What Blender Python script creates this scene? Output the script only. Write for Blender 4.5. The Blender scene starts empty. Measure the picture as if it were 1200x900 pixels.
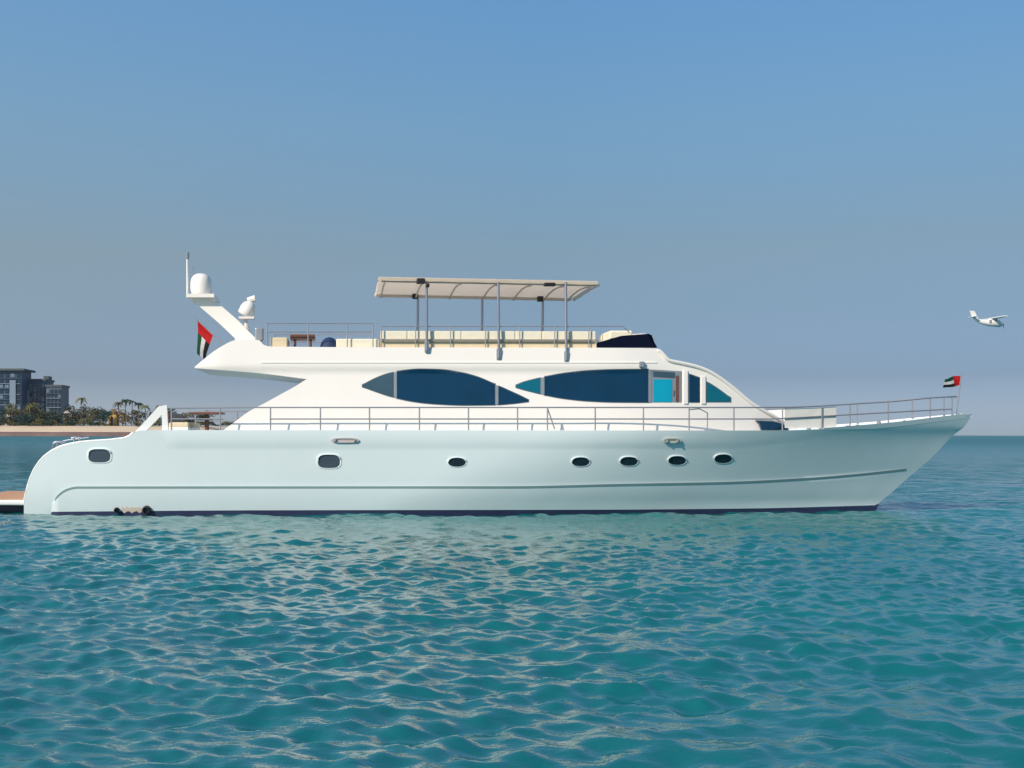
import bpy, bmesh, math, random
import numpy as np
from mathutils import Vector, Matrix
R = math.radians
random.seed(7)
SC = bpy.context.scene
C = SC.collection

# ------------------------------------------------------------------ camera
W, Hh = 1200, 900
F = 1346.0                     # focal length in photo pixels
PX, PY = 400.0, 508.0          # principal point of the (cropped) photograph
CX, CY, CH = -5.2, -38.0, 2.50
ROLL = 0.0025
cam = bpy.data.cameras.new('camera'); cam_o = bpy.data.objects.new('camera', cam); C.objects.link(cam_o)
cam.sensor_width = 36; cam.lens = 36*F/W
cam.shift_x = (600-PX)/W; cam.shift_y = (PY-450)/W
cam.clip_start = .5; cam.clip_end = 30000
cam_o.location = (CX, CY, CH)
cam_o.rotation_euler = (Matrix.Rotation(ROLL, 3, 'Y').transposed() @ Matrix.Rotation(R(90), 3, 'X')).to_euler()
SC.camera = cam_o

# ------------------------------------------------------------------ sky, sun, exposure
SUN_EL, SUN_AZ = R(33), R(-133)          # azimuth measured from +Y towards +X
wd = bpy.data.worlds.new('World'); SC.world = wd; wd.use_nodes = True
nt = wd.node_tree; nt.nodes.clear()
out = nt.nodes.new('ShaderNodeOutputWorld'); bg = nt.nodes.new('ShaderNodeBackground')
sky = nt.nodes.new('ShaderNodeTexSky'); sky.sky_type = 'NISHITA'; sky.sun_disc = False
sky.sun_elevation = SUN_EL; sky.sun_rotation = SUN_AZ
sky.air_density = 1.3; sky.dust_density = 0.6; sky.ozone_density = 3.0; sky.altitude = 0
hsv = nt.nodes.new('ShaderNodeHueSaturation'); hsv.inputs['Saturation'].default_value = 1.0
tint = nt.nodes.new('ShaderNodeMix'); tint.data_type = 'RGBA'; tint.blend_type = 'MULTIPLY'; tint.inputs[0].default_value = 1
tcw = nt.nodes.new('ShaderNodeTexCoord'); sz = nt.nodes.new('ShaderNodeSeparateXYZ'); rmp = nt.nodes.new('ShaderNodeValToRGB')
nt.links.new(tcw.outputs['Generated'], sz.inputs[0]); nt.links.new(sz.outputs[2], rmp.inputs[0])
TINT = [(.0, (.41, .585, 1.0)), (.012, (.35, .51, .98)), (.047, (.238, .331, .617)), (.10, (.30, .365, .52)), (.153, (.384, .423, .483)), (.257, (.468, .605, .684)), (.352, (.494, .722, .865)), (.6, (.53, .75, .88))]      # hazy Gulf air: cooler and greyer towards the horizon than the clear-air sky model
els = rmp.color_ramp.elements
for i, (p_, c_) in enumerate(TINT):
    e = els[i] if i < 2 else els.new(p_)
    e.position = p_; e.color = (*c_, 1)
nt.links.new(rmp.outputs[0], tint.inputs[7])
nt.links.new(sky.outputs[0], hsv.inputs['Color']); nt.links.new(hsv.outputs[0], tint.inputs[6])
# the air is hazier and brighter towards the left of the view than towards the right
mrx = nt.nodes.new('ShaderNodeMapRange'); mrx.inputs[1].default_value = -1; mrx.inputs[2].default_value = 1
nt.links.new(sz.outputs[0], mrx.inputs[0]); rx = nt.nodes.new('ShaderNodeValToRGB'); nt.links.new(mrx.outputs[0], rx.inputs[0])
for i, (p_, c_) in enumerate([(0.0, (.66, .65, .64)), (.34, (.97, .85, .77)), (.46, (.84, .76, .71)), (.58, (.70, .68, .66)), (.78, (.63, .625, .625))]):
    e = rx.color_ramp.elements[i] if i < 2 else rx.color_ramp.elements.new(p_)
    e.position = p_; e.color = (*c_, 1)
t2 = nt.nodes.new('ShaderNodeMix'); t2.data_type = 'RGBA'; t2.blend_type = 'MULTIPLY'; t2.inputs[0].default_value = 1
sc_ = nt.nodes.new('ShaderNodeVectorMath'); sc_.operation = 'SCALE'; sc_.inputs['Scale'].default_value = 1.6
nt.links.new(tint.outputs[2], t2.inputs[6]); nt.links.new(rx.outputs[0], t2.inputs[7]); nt.links.new(t2.outputs[2], sc_.inputs[0])
nt.links.new(sc_.outputs[0], bg.inputs[0]); bg.inputs[1].default_value = 0.135
nt.links.new(bg.outputs[0], out.inputs[0])
sl = bpy.data.lights.new('sun', 'SUN'); so = bpy.data.objects.new('sun', sl); C.objects.link(so)
sl.energy = 4.7; sl.angle = R(0.6); sl.color = (1.0, 0.86, 0.70)
sdir = Vector((math.sin(SUN_AZ)*math.cos(SUN_EL), math.cos(SUN_AZ)*math.cos(SUN_EL), math.sin(SUN_EL)))
so.rotation_euler = sdir.to_track_quat('Z', 'Y').to_euler(); so.location = sdir*60
SC.view_settings.view_transform = 'Standard'; SC.view_settings.look = 'None'
SC.view_settings.exposure = 0.0; SC.view_settings.gamma = 1
SC.cycles.max_bounces = 6; SC.cycles.volume_bounces = 0; SC.cycles.caustics_reflective = False; SC.cycles.caustics_refractive = False

# ------------------------------------------------------------------ helpers
def at(px, py, Y):
    """world point on the vertical plane y=Y that the photo shows at pixel px, py"""
    dx, dy = px-PX, py-PY
    u = dx + ROLL*dy; v = dy - ROLL*dx
    k = (Y-CY)/F
    return Vector((CX+u*k, Y, CH-v*k))

def curve(pts):
    """monotone-ish smooth interpolation through (x, y) points"""
    xs = [p[0] for p in pts]; ys = [p[1] for p in pts]; n = len(xs)
    d = [(ys[i+1]-ys[i])/(xs[i+1]-xs[i]) for i in range(n-1)]
    m = [d[0]] + [0 if d[i-1]*d[i] <= 0 else 2*d[i-1]*d[i]/(d[i-1]+d[i]) for i in range(1, n-1)] + [d[-1]]
    def f(x):
        if x <= xs[0]: return ys[0]
        if x >= xs[-1]: return ys[-1]
        i = 0
        while x > xs[i+1]: i += 1
        h = xs[i+1]-xs[i]; t = (x-xs[i])/h
        return (2*t**3-3*t*t+1)*ys[i]+(t**3-2*t*t+t)*h*m[i]+(-2*t**3+3*t*t)*ys[i+1]+(t**3-t*t)*h*m[i+1]
    return f

ORG = {}
def root_at(name, loc, label, cat, group=None):
    o = bpy.data.objects.new(name, None); C.objects.link(o); o.location = loc; o.empty_display_size = .3
    o['label'] = label; o['category'] = cat
    if group: o['group'] = group
    ORG[o.name] = Vector(loc)
    return o

def obj(name, bm, mats, parent=None, smooth=False, angle=35, merge=0.0):
    if merge: bmesh.ops.remove_doubles(bm, verts=bm.verts, dist=merge)
    org = Vector((0, 0, 0))
    p = parent
    while p is not None:
        if p.name in ORG: org = ORG[p.name]; break
        p = p.parent
    if org.length: bmesh.ops.translate(bm, verts=bm.verts, vec=-org)
    me = bpy.data.meshes.new(name); bm.to_mesh(me); bm.free()
    for m in (mats if isinstance(mats, (list, tuple)) else [mats]): me.materials.append(m)
    if smooth:
        me.polygons.foreach_set('use_smooth', [True]*len(me.polygons)); me.set_sharp_from_angle(angle=R(angle))
    o = bpy.data.objects.new(name, me); C.objects.link(o)
    if parent: o.parent = parent
    return o

def box(bm, c, s, rot=None, bevel=0):
    r = bmesh.ops.create_cube(bm, size=1)
    vs = r['verts']; bmesh.ops.scale(bm, vec=s, verts=vs)
    if bevel:
        es = list({e for v in vs for e in v.link_edges})
        g = bmesh.ops.bevel(bm, geom=es, offset=bevel, segments=2, profile=.5, affect='EDGES'); 
        vs = list({v for f in g['faces'] for v in f.verts} | {v for v in vs if v.is_valid})
    if rot: bmesh.ops.rotate(bm, cent=(0, 0, 0), matrix=rot, verts=vs)
    bmesh.ops.translate(bm, vec=c, verts=vs)
    return vs

def tube(bm, pts, r, n=8, r2=None, cap=True):
    pts = [Vector(p) for p in pts]; rings = []
    N = len(pts)
    up = Vector((0, 0, 1))
    for i, p in enumerate(pts):
        t = (pts[min(i+1, N-1)]-pts[max(i-1, 0)]).normalized()
        a = up if abs(t.dot(up)) < .95 else Vector((0, 1, 0))
        s = t.cross(a).normalized(); b = s.cross(t)
        rr = r if r2 is None else r+(r2-r)*i/(N-1)
        rings.append([bm.verts.new(p+(s*math.cos(2*math.pi*k/n)+b*math.sin(2*math.pi*k/n))*rr) for k in range(n)])
    for a, b in zip(rings, rings[1:]):
        for k in range(n): bm.faces.new((a[k], a[(k+1) % n], b[(k+1) % n], b[k]))
    if cap: bm.faces.new(rings[0][::-1]); bm.faces.new(rings[-1])

def lathe(bm, c, prof, n=20, rot=None):
    rings = []; c = Vector(c)
    for r, z in prof:
        ring = []
        for k in range(n):
            v = Vector((r*math.cos(2*math.pi*k/n), r*math.sin(2*math.pi*k/n), z))
            if rot: v = rot @ v
            ring.append(bm.verts.new(c+v))
        rings.append(ring)
    for a, b in zip(rings, rings[1:]):
        for k in range(n): bm.faces.new((a[k], a[(k+1) % n], b[(k+1) % n], b[k]))
    bm.faces.new(rings[0][::-1]); bm.faces.new(rings[-1])

def prism(bm, outline, vec):
    """closed solid from a planar outline pushed along vec"""
    vec = Vector(vec)
    a = [bm.verts.new(p) for p in outline]; b = [bm.verts.new(Vector(p)+vec) for p in outline]
    n = len(a)
    bm.faces.new(a); bm.faces.new(b[::-1])
    for i in range(n): bm.faces.new((a[i], b[i], b[(i+1) % n], a[(i+1) % n]))

def recalc(bm): bmesh.ops.recalc_face_normals(bm, faces=bm.faces)

# ------------------------------------------------------------------ materials
def mat(name, col, rough=.5, metal=0, var=0.0, scale=4.0, bump=0.0, coat=0.0, spec=.5, rvar=0.0, bscale=None):
    m = bpy.data.materials.new(name); m.use_nodes = True; t = m.node_tree; b = t.nodes['Principled BSDF']
    b.inputs['Base Color'].default_value = (*col, 1); b.inputs['Roughness'].default_value = rough
    b.inputs['Metallic'].default_value = metal; b.inputs['Coat Weight'].default_value = coat
    b.inputs['Coat Roughness'].default_value = .08; b.inputs['Specular IOR Level'].default_value = spec
    tc = t.nodes.new('ShaderNodeTexCoord')
    nz = t.nodes.new('ShaderNodeTexNoise'); nz.inputs['Scale'].default_value = scale; nz.inputs['Detail'].default_value = 5
    t.links.new(tc.outputs['Object'], nz.inputs['Vector'])
    if var:
        mx = t.nodes.new('ShaderNodeMix'); mx.data_type = 'RGBA'
        mx.inputs[6].default_value = (*[c*(1-var) for c in col], 1); mx.inputs[7].default_value = (*[min(1, c*(1+var)) for c in col], 1)
        t.links.new(nz.outputs[0], mx.inputs[0]); t.links.new(mx.outputs[2], b.inputs['Base Color'])
    if rvar:
        mr = t.nodes.new('ShaderNodeMapRange'); mr.inputs[3].default_value = max(.02, rough-rvar); mr.inputs[4].default_value = rough+rvar
        t.links.new(nz.outputs[0], mr.inputs[0]); t.links.new(mr.outputs[0], b.inputs['Roughness'])
    if bump:
        bn = t.nodes.new('ShaderNodeBump'); bn.inputs['Strength'].default_value = bump; bn.inputs['Distance'].default_value = .05
        if bscale:
            n2 = t.nodes.new('ShaderNodeTexNoise'); n2.inputs['Scale'].default_value = bscale
            t.links.new(tc.outputs['Object'], n2.inputs['Vector']); t.links.new(n2.outputs[0], bn.inputs['Height'])
        else: t.links.new(nz.outputs[0], bn.inputs['Height'])
        t.links.new(bn.outputs[0], b.inputs['Normal'])
    return m

M_hull = mat('hull_paint', (.68, .775, .80), .28, var=.04, scale=.5, coat=.35, bump=.16, bscale=.7)
M_white = mat('white_gelcoat', (.88, .84, .79), .30, var=.025, scale=.8, coat=.25, bump=.06, bscale=.9)
M_cap = mat('white_cap', (.86, .87, .86), .35, var=.03, scale=2)
M_boot = mat('navy_boot_stripe', (.035, .04, .10), .35, var=.25, scale=3)
M_glass = mat('navy_glass', (.003, .034, .078), .08, var=.35, scale=.9, spec=.5, bump=.35, bscale=.9)
M_glass_grey = mat('grey_glass', (.045, .085, .11), .08, var=.2, scale=1.5, spec=.7)
M_glass_teal = mat('teal_glass', (.0, .13, .19), .08, var=.2, scale=1.2, spec=.7)
M_cyan = mat('cyan_glass', (.0, .33, .48), .1, var=.15, scale=2, spec=.7)
M_seal = mat('dark_window_seal', (.10, .13, .15), .4, var=.1)
M_greyframe = mat('grey_frame', (.30, .33, .36), .35, metal=.3, var=.1)
M_brown = mat('brown_wood', (.16, .07, .04), .4, var=.3, scale=12)
M_steel = mat('stainless_steel', (.42, .42, .45), .28, metal=.85, var=.1, scale=8)
M_steelpaint = mat('satin_steel', (.36, .36, .39), .35, metal=.5, var=.1, scale=8)
M_black = mat('black_plastic', (.012, .012, .014), .45, var=.2)
M_beige = mat('beige_vinyl', (.74, .62, .42), .6, var=.1, scale=6, bump=.2)
M_cream = mat('cream_vinyl', (.86, .80, .64), .6, var=.08, scale=6, bump=.2)
M_taupe = mat('taupe_vinyl', (.34, .29, .21), .6, var=.1, scale=6)
M_navy = mat('navy_fabric', (.01, .03, .10), .7, var=.2, scale=10)
M_tint = mat('tinted_windscreen', (.002, .003, .018), .15, spec=.25, var=.1)
M_canvas = mat('canopy_canvas', (.88, .80, .70), .8, var=.12, scale=3, bump=.3)
_t = M_canvas.node_tree; _b = _t.nodes['Principled BSDF']; _tr = _t.nodes.new('ShaderNodeBsdfTranslucent'); _tr.inputs[0].default_value = (.94, .87, .78, 1)
_ms = _t.nodes.new('ShaderNodeMixShader'); _ms.inputs[0].default_value = .62; _o = _t.nodes['Material Output']
_t.links.new(_b.outputs[0], _ms.inputs[1]); _t.links.new(_tr.outputs[0], _ms.inputs[2]); _t.links.new(_ms.outputs[0], _o.inputs['Surface'])
M_frame = mat('beige_frame', (.50, .45, .41), .5, var=.1)
M_canvasw = mat('white_canvas', (.80, .77, .72), .75, var=.06, scale=3, bump=.3)
M_teak = mat('teak_planks', (.58, .31, .16), .55, var=.25, scale=9)
M_rub = mat('grey_rub_strake', (.22, .32, .33), .4, var=.1, scale=3)
M_cavity = mat('dark_porthole_glass', (.012, .02, .028), .12, spec=.7, var=.2)
M_cavgrey = mat('grey_porthole_glass', (.055, .075, .10), .15, spec=.6, var=.2)
M_rim = mat('porthole_rim', (.72, .80, .82), .3, var=.05)
M_red = mat('flag_red', (.62, .008, .012), .75, var=.1, scale=8)
M_green = mat('flag_green', (.0, .10, .035), .75, var=.1, scale=8)
M_fwhite = mat('flag_white', (.75, .75, .75), .75, var=.05, scale=8)
M_fblack = mat('flag_black', (.01, .01, .013), .75, var=.1, scale=8)

# ------------------------------------------------------------------ sea
def axis(segs):
    out = [segs[0][0]]
    for a, b, d0, d1 in segs:
        x = a; L = b-a
        while x < b-1e-6:
            t = (x-a)/L; d = d0*(d1/d0)**t if d0*d1 > 0 else d0
            x = min(b, x+d)
            if b-x < d*.4: x = b
            out.append(x)
    return np.array(out)
def build_sea():
    px = axis([(-13, 13, .05, .05), (13, 24, .05, .09), (24, 90, .09, 1.5), (90, 9000, 1.5, 1500)])
    neg = axis([(13, 24, .05, .09), (24, 90, .09, 1.5), (90, 9000, 1.5, 1500)])
    X = np.concatenate([-neg[::-1][:-1], px])
    Yf = axis([(-31, -20, .045, .05), (-20, -4, .05, .10), (-4, 30, .10, .5), (30, 300, .5, 12), (300, 6500, 12, 900)])
    Yb = axis([(31, 45, .055, .6), (45, 600, .6, 80)])
    Y = np.concatenate([-Yb[::-1][:-1], Yf])
    dx = np.gradient(X); dy = np.gradient(Y)
    gx, gy = np.meshgrid(X, Y); step = np.maximum(*np.meshgrid(dx, dy))
    z = np.zeros_like(gx); ox = np.zeros_like(gx); oy = np.zeros_like(gx)
    rng = np.random.RandomState(5)
    n = 115
    lam = np.exp(np.linspace(math.log(.16), math.log(4.5), n))*rng.uniform(.95, 1.05, n)
    for L in lam:
        k = 2*math.pi/L
        th = R(-97) + rng.normal(0, 1.15 if L < 1.2 else .75)          # mostly towards the camera
        slope = .066 if L < .5 else (.048 if L < .9 else (.022 if L < 2.0 else .014))
        A = slope/k
        fade = np.clip((L/step-2.5)/3.0, 0, 1)
        # gusts: short waves come and go in patches
        if L < 2.5:
            g = .75+.5*np.sin(gx*rng.uniform(.10, .35)+gy*rng.uniform(.05, .25)+rng.uniform(0, 6.28))
            fade = fade*g
        ph = k*(gx*math.cos(th)+gy*math.sin(th))+rng.uniform(0, 6.28)
        c = np.cos(ph); s = np.sin(ph)
        z += A*fade*c
        q = .35
        ox -= q*A*fade*math.cos(th)*s; oy -= q*A*fade*math.sin(th)*s
    V = np.stack([gx+ox, gy+oy, z], -1).reshape(-1, 3).astype(np.float32)
    ny, nx = gx.shape
    i = (np.arange(ny-1)[:, None]*nx+np.arange(nx-1)[None, :]).reshape(-1)
    Fc = np.stack([i, i+1, i+nx+1, i+nx], -1).astype(np.int32)
    me = bpy.data.meshes.new('sea')
    me.vertices.add(len(V)); me.vertices.foreach_set('co', V.ravel())
    me.loops.add(Fc.size); me.loops.foreach_set('vertex_index', Fc.ravel())
    me.polygons.add(len(Fc)); me.polygons.foreach_set('loop_start', np.arange(0, Fc.size, 4, dtype=np.int32))
    me.update(calc_edges=True); me.polygons.foreach_set('use_smooth', np.ones(len(Fc), dtype=bool))
    o = bpy.data.objects.new('sea', me); C.objects.link(o); o['kind'] = 'structure'
    print('sea verts', len(V))
    m = bpy.data.materials.new('sea_water'); m.use_nodes = True; t = m.node_tree; b = t.nodes['Principled BSDF']
    b.inputs['Roughness'].default_value = .05; b.inputs['IOR'].default_value = 2.3
    tc = t.nodes.new('ShaderNodeTexCoord')
    nz = t.nodes.new('ShaderNodeTexNoise'); nz.inputs['Scale'].default_value = .09; nz.inputs['Detail'].default_value = 3
    t.links.new(tc.outputs['Object'], nz.inputs['Vector'])
    mx = t.nodes.new('ShaderNodeMix'); mx.data_type = 'RGBA'
    mx.inputs[6].default_value = (.0, .090, .098, 1); mx.inputs[7].default_value = (.0, .175, .172, 1)
    t.links.new(nz.outputs[0], mx.inputs[0]); t.links.new(mx.outputs[2], b.inputs['Base Color'])
    # small ripples; coarser chop bump far out where the mesh is coarse
    def noise(sc, stretch, det):
        mp = t.nodes.new('ShaderNodeMapping'); mp.inputs['Scale'].default_value = (stretch, 1, 1)
        n = t.nodes.new('ShaderNodeTexNoise'); n.inputs['Scale'].default_value = sc; n.inputs['Detail'].default_value = det
        t.links.new(tc.outputs['Object'], mp.inputs[0]); t.links.new(mp.outputs[0], n.inputs['Vector']); return n
    n1 = noise(7.0, .7, 3); n2 = noise(1.1, .6, 6)
    b1 = t.nodes.new('ShaderNodeBump'); b1.inputs['Strength'].default_value = .35; b1.inputs['Distance'].default_value = .03
    b2 = t.nodes.new('ShaderNodeBump'); b2.inputs['Distance'].default_value = .9
    sx = t.nodes.new('ShaderNodeSeparateXYZ'); t.links.new(tc.outputs['Object'], sx.inputs[0])
    mr = t.nodes.new('ShaderNodeMapRange'); mr.inputs[1].default_value = -12; mr.inputs[2].default_value = 40
    mr.inputs[3].default_value = .0; mr.inputs[4].default_value = 1.0
    t.links.new(sx.outputs[1], mr.inputs[0]); t.links.new(mr.outputs[0], b2.inputs['Strength'])
    t.links.new(n1.outputs[0], b1.inputs['Height']); t.links.new(n2.outputs[0], b2.inputs['Height'])
    n3 = noise(2.6, .55, 5); b3 = t.nodes.new('ShaderNodeBump'); b3.inputs['Strength'].default_value = .35; b3.inputs['Distance'].default_value = .10
    t.links.new(n3.outputs[0], b3.inputs['Height']); t.links.new(b1.outputs[0], b3.inputs['Normal'])
    t.links.new(b3.outputs[0], b2.inputs['Normal']); t.links.new(b2.outputs[0], b.inputs['Normal'])
    # beyond a few hundred metres a pixel holds many ripples: their spread of slopes acts as roughness
    mr2 = t.nodes.new('ShaderNodeMapRange'); mr2.inputs[1].default_value = 10; mr2.inputs[2].default_value = 400; mr2.inputs[3].default_value = .05; mr2.inputs[4].default_value = .42
    t.links.new(sx.outputs[1], mr2.inputs[0]); t.links.new(mr2.outputs[0], b.inputs['Roughness'])
    me.materials.append(m)
build_sea()

# ------------------------------------------------------------------ far shore: beach, buildings, huts, trees
M_sand = mat('beach_sand', (.68, .54, .38), .9, var=.15, scale=.05)
M_wet = mat('wet_rock', (.17, .11, .095), .8, var=.35, scale=.15)
SY = 800.0
def shore():
    bm = bmesh.new()
    x0 = at(-420, 500, SY).x; x1 = at(300, 500, SY).x
    n = 90; prof = [(0, -1.0, 1), (2, 1.0, 1), (6, 3.2, 1), (10, 3.9, 0), (34, 7.6, 0), (60, 8.2, 0), (420, 8.6, 0), (470, -1, 0)]
    rows = []
    for i in range(n+1):
        x = x0+(x1-x0)*i/n
        e = min(1, (n-i)/10.0)**.6 if i > n-10 else 1
        w = math.sin(i*.9)*1.2+math.sin(i*.37)*2
        rows.append([bm.verts.new((x, SY+a+w+(1-e)*60, z*e if z > 0 else z)) for a, z, _ in prof])
    for a, b in zip(rows, rows[1:]):
        for j in range(len(prof)-1):
            f = bm.faces.new((a[j], b[j], b[j+1], a[j+1])); f.material_index = prof[j][2] and (1 if j < 2 else 0)
    recalc(bm)
    o = obj('beach', bm, [M_sand, M_wet], smooth=True, angle=60); o['kind'] = 'structure'
shore()

M_bwall = mat('blue_grey_facade', (.022, .068, .14), .6, var=.15, scale=.06)
M_bwall2 = mat('slate_blue_facade', (.05, .085, .13), .6, var=.15, scale=.06)
M_bpale = mat('pale_facade_panel', (.16, .23, .31), .7, var=.1, scale=.1)
M_broof = mat('dark_roof_slab', (.06, .085, .09), .7, var=.1)
M_bwin = mat('facade_glass', (.012, .028, .05), .15, var=.3, scale=.2)
M_bwin2 = mat('facade_paler_glass', (.13, .19, .24), .2, var=.3, scale=.2)  # paler glass for some windows, picked at random

def building(label, px0, px1, ytop, Y, depth, floors, cols, wallm, roofm, slab_over=1.0, pale=None, tower=None):
    a = at(px0, ytop, Y); b = at(px1, ytop, Y); base = 8.0
    r = root_at('apartment_building', ((a.x+b.x)/2, Y+depth/2, base), label, 'building', 'buildings beyond the beach')
    bm = bmesh.new(); w = b.x-a.x; h = a.z-base
    box(bm, ((a.x+b.x)/2, Y+depth/2, base+h/2), (w, depth, h))
    wall = obj('wall', bm, wallm, r)
    bm = bmesh.new(); box(bm, ((a.x+b.x)/2, Y+depth/2, a.z+.7), (w+2*slab_over, depth+2*slab_over, 1.6))
    obj('roof', bm, M_broof, r)
    fh = (h-6)/floors; cw = w/cols
    first = {}
    for f in range(floors):
        bm = bmesh.new(); box(bm, ((a.x+b.x)/2, Y-.5, base+4+f*fh), (w*.96, 1.4, .5)); obj('balcony', bm, M_bpale if f % 2 else wallm, r)
        for c in range(cols):
            k = 'lighter' if random.random() < .22 else 'dark'
            loc = Vector((a.x+(c+.5)*cw, Y-.15, base+4+f*fh+fh*.52))
            if k not in first:
                bm = bmesh.new(); box(bm, loc, (cw*.62, .5, fh*.66)); o = obj('window', bm, M_bwin2 if k == 'lighter' else M_bwin, r); first[k] = (o, loc)
            else:
                o0, l0 = first[k]; o = o0.copy(); o.location = loc-l0; C.objects.link(o); o.parent = r
    if pale:
        p0 = at(pale[0], ytop, Y).x; p1 = at(pale[1], ytop, Y).x
        bm = bmesh.new(); box(bm, ((p0+p1)/2, Y-1.2, base+(h-8)/2), (p1-p0, 1.2, h-8)); obj('stair_tower', bm, M_bpale, r)
    if tower:
        p0 = at(tower[0], ytop, Y).x; p1 = at(tower[1], ytop, Y).x; zt = at(px0, tower[2], Y).z
        bm = bmesh.new(); box(bm, ((p0+p1)/2, Y+depth/2, (zt+a.z)/2), (p1-p0, depth*.4, zt-a.z)); obj('roof_plant_room', bm, M_broof, r)
building('tallest dark blue apartment block with overhanging roof slab at the left edge', -55, 25, 434, 905, 30, 9, 12, M_bwall, M_broof, 3.0, (12, 19))
building('middle blue apartment block with a small plant room on its roof', 24, 53, 446, 925, 28, 8, 6, M_bwall, M_broof, .8, (29, 35), (48, 54, 440))
building('lowest slate apartment block nearest the trees and the yacht', 54, 72, 453, 915, 26, 7, 4, M_bwall2, M_broof, .8)

M_pink = mat('pink_plaster', (.55, .36, .32), .8, var=.1, scale=.5)
M_yellow = mat('ochre_plaster', (.55, .36, .12), .8, var=.1, scale=.5)
M_pale = mat('pale_plaster', (.60, .56, .55), .8, var=.1, scale=.5)
M_thatch = mat('thatch_roof', (.16, .11, .06), .9, var=.3, scale=1)
def hut(label, px0, px1, ytop, Y, m, roofm):
    a = at(px0, ytop, Y); b = at(px1, ytop, Y); base = 8.0; w = b.x-a.x; h = a.z-base; cx = (a.x+b.x)/2
    r = root_at('beach_hut', (cx, Y+3, base), label, 'hut', 'small huts behind the beach')
    bm = bmesh.new(); box(bm, (cx, Y+3, base+h*.35), (w, 6, h*.7)); obj('wall', bm, m, r)
    bm = bmesh.new(); z = base+h*.7; e = .6
    vs = [bm.verts.new(p) for p in ((cx-w/2-e, Y-e, z), (cx+w/2+e, Y-e, z), (cx+w/2+e, Y+6+e, z), (cx-w/2-e, Y+6+e, z), (cx-w*.2, Y+3, base+h), (cx+w*.2, Y+3, base+h))]
    for f in ((0, 1, 5, 4), (1, 2, 5), (2, 3, 4, 5), (3, 0, 4), (3, 2, 1, 0)): bm.faces.new([vs[i] for i in f])
    obj('roof', bm, roofm, r)
    bm = bmesh.new(); box(bm, (cx-w*.1, Y-.05, base+h*.28), (w*.25, .3, h*.5)); obj('door', bm, M_bwin, r)
hut('pale beach hut under trees in front of the tallest block', 6, 16, 479, 850, M_pale, M_thatch)
hut('pink beach hut on the sand right of the slate apartment block', 74, 84, 480, 846, M_pink, M_pale)
hut('ochre beach hut with thatched roof beside the palms', 127, 137, 479, 846, M_yellow, M_thatch)

GREENS = [mat('foliage_dark', (.025, .05, .022), .8, var=.5, scale=.6), mat('foliage_olive', (.12, .115, .035), .8, var=.4, scale=.6),
          mat('foliage_teal', (.015, .06, .055), .8, var=.5, scale=.6), mat('foliage_dry', (.19, .135, .055), .8, var=.35, scale=.6)]
M_bark = mat('bark', (.10, .075, .055), .9, var=.3, scale=2)
def tree(px, ytop, Y, wpx, gi, label):
    top = at(px, ytop, Y); base = 8.0; H = top.z-base; rw = wpx*1.35*(Y-CY)/F/2
    r = root_at('broadleaf_tree', (top.x, Y, base), label, 'tree', 'trees behind the beach')
    bm = bmesh.new(); tube(bm, [(top.x, Y, base-.3), (top.x+.3, Y, base+H*.35), (top.x-.2, Y, base+H*.7)], H*.03+.1, 7, .1)
    for k in range(5):
        a = k*1.3+random.random(); tube(bm, [(top.x, Y, base+H*.35), (top.x+math.cos(a)*rw*.6, Y+math.sin(a)*rw*.6, base+H*.7)], .14, 5, .05)
    obj('trunk', bm, M_bark, r)
    bm = bmesh.new(); rng = random.Random(int(px*7+ytop))
    lobes = [(rng.uniform(-.65, .65), rng.uniform(-.6, .6), rng.uniform(.18, .84), rng.uniform(.35, .6)) for _ in range(12)]+[(0, 0, .78, .42)]
    for lx, ly, lz, lr in lobes:
        for _ in range(60):
            d = Vector((rng.gauss(0, 1), rng.gauss(0, 1), rng.gauss(0, 1))).normalized()*rng.uniform(.55, 1.0)**.5
            p = Vector((top.x+lx*rw+d.x*lr*rw, Y+ly*rw+d.y*lr*rw, base+H*min(1, lz+d.z*lr*.42)))
            if p.z < base+.3: continue
            s = rng.uniform(.35, .8)
            nrm = Vector((rng.gauss(0, 1), rng.gauss(0, 1), rng.gauss(.4, 1))).normalized(); u = nrm.orthogonal().normalized()*s; v = nrm.cross(u).normalized()*s*.7
            bm.faces.new([bm.verts.new(p+q) for q in (-u, -v, u, v)])
    obj('crown', bm, GREENS[gi], r)
def scrub():
    rng = random.Random(3); bm = bmesh.new()
    x0, x1 = at(-90, 490, 836).x, at(127, 490, 836).x; x2, x3 = at(158, 490, 836).x, at(292, 490, 836).x
    for a, b in ((x0, x1), (x2, x3)):
        for _ in range(int((b-a)*55)):
            x = rng.uniform(a, b); h = 3.0+1.6*math.sin(x*.21)+1.2*math.sin(x*.53+1)
            p = Vector((x, 836+rng.uniform(-2.5, 2.5), 8.3+abs(rng.random())**.8*h)); sz = rng.uniform(.3, .6)
            nrm = Vector((rng.gauss(0, 1), rng.gauss(-.2, 1), rng.gauss(.4, 1))).normalized(); u = nrm.orthogonal().normalized()*sz; v = nrm.cross(u).normalized()*sz*.7
            f = bm.faces.new([bm.verts.new(p+q) for q in (-u, -v, u, v)]); f.material_index = 0 if math.sin(x*.35)+rng.uniform(-.4, .4) > 0 else 1
    o = obj('beach_scrub', bm, [GREENS[0], GREENS[1]]); o['kind'] = 'stuff'
scrub()
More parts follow.
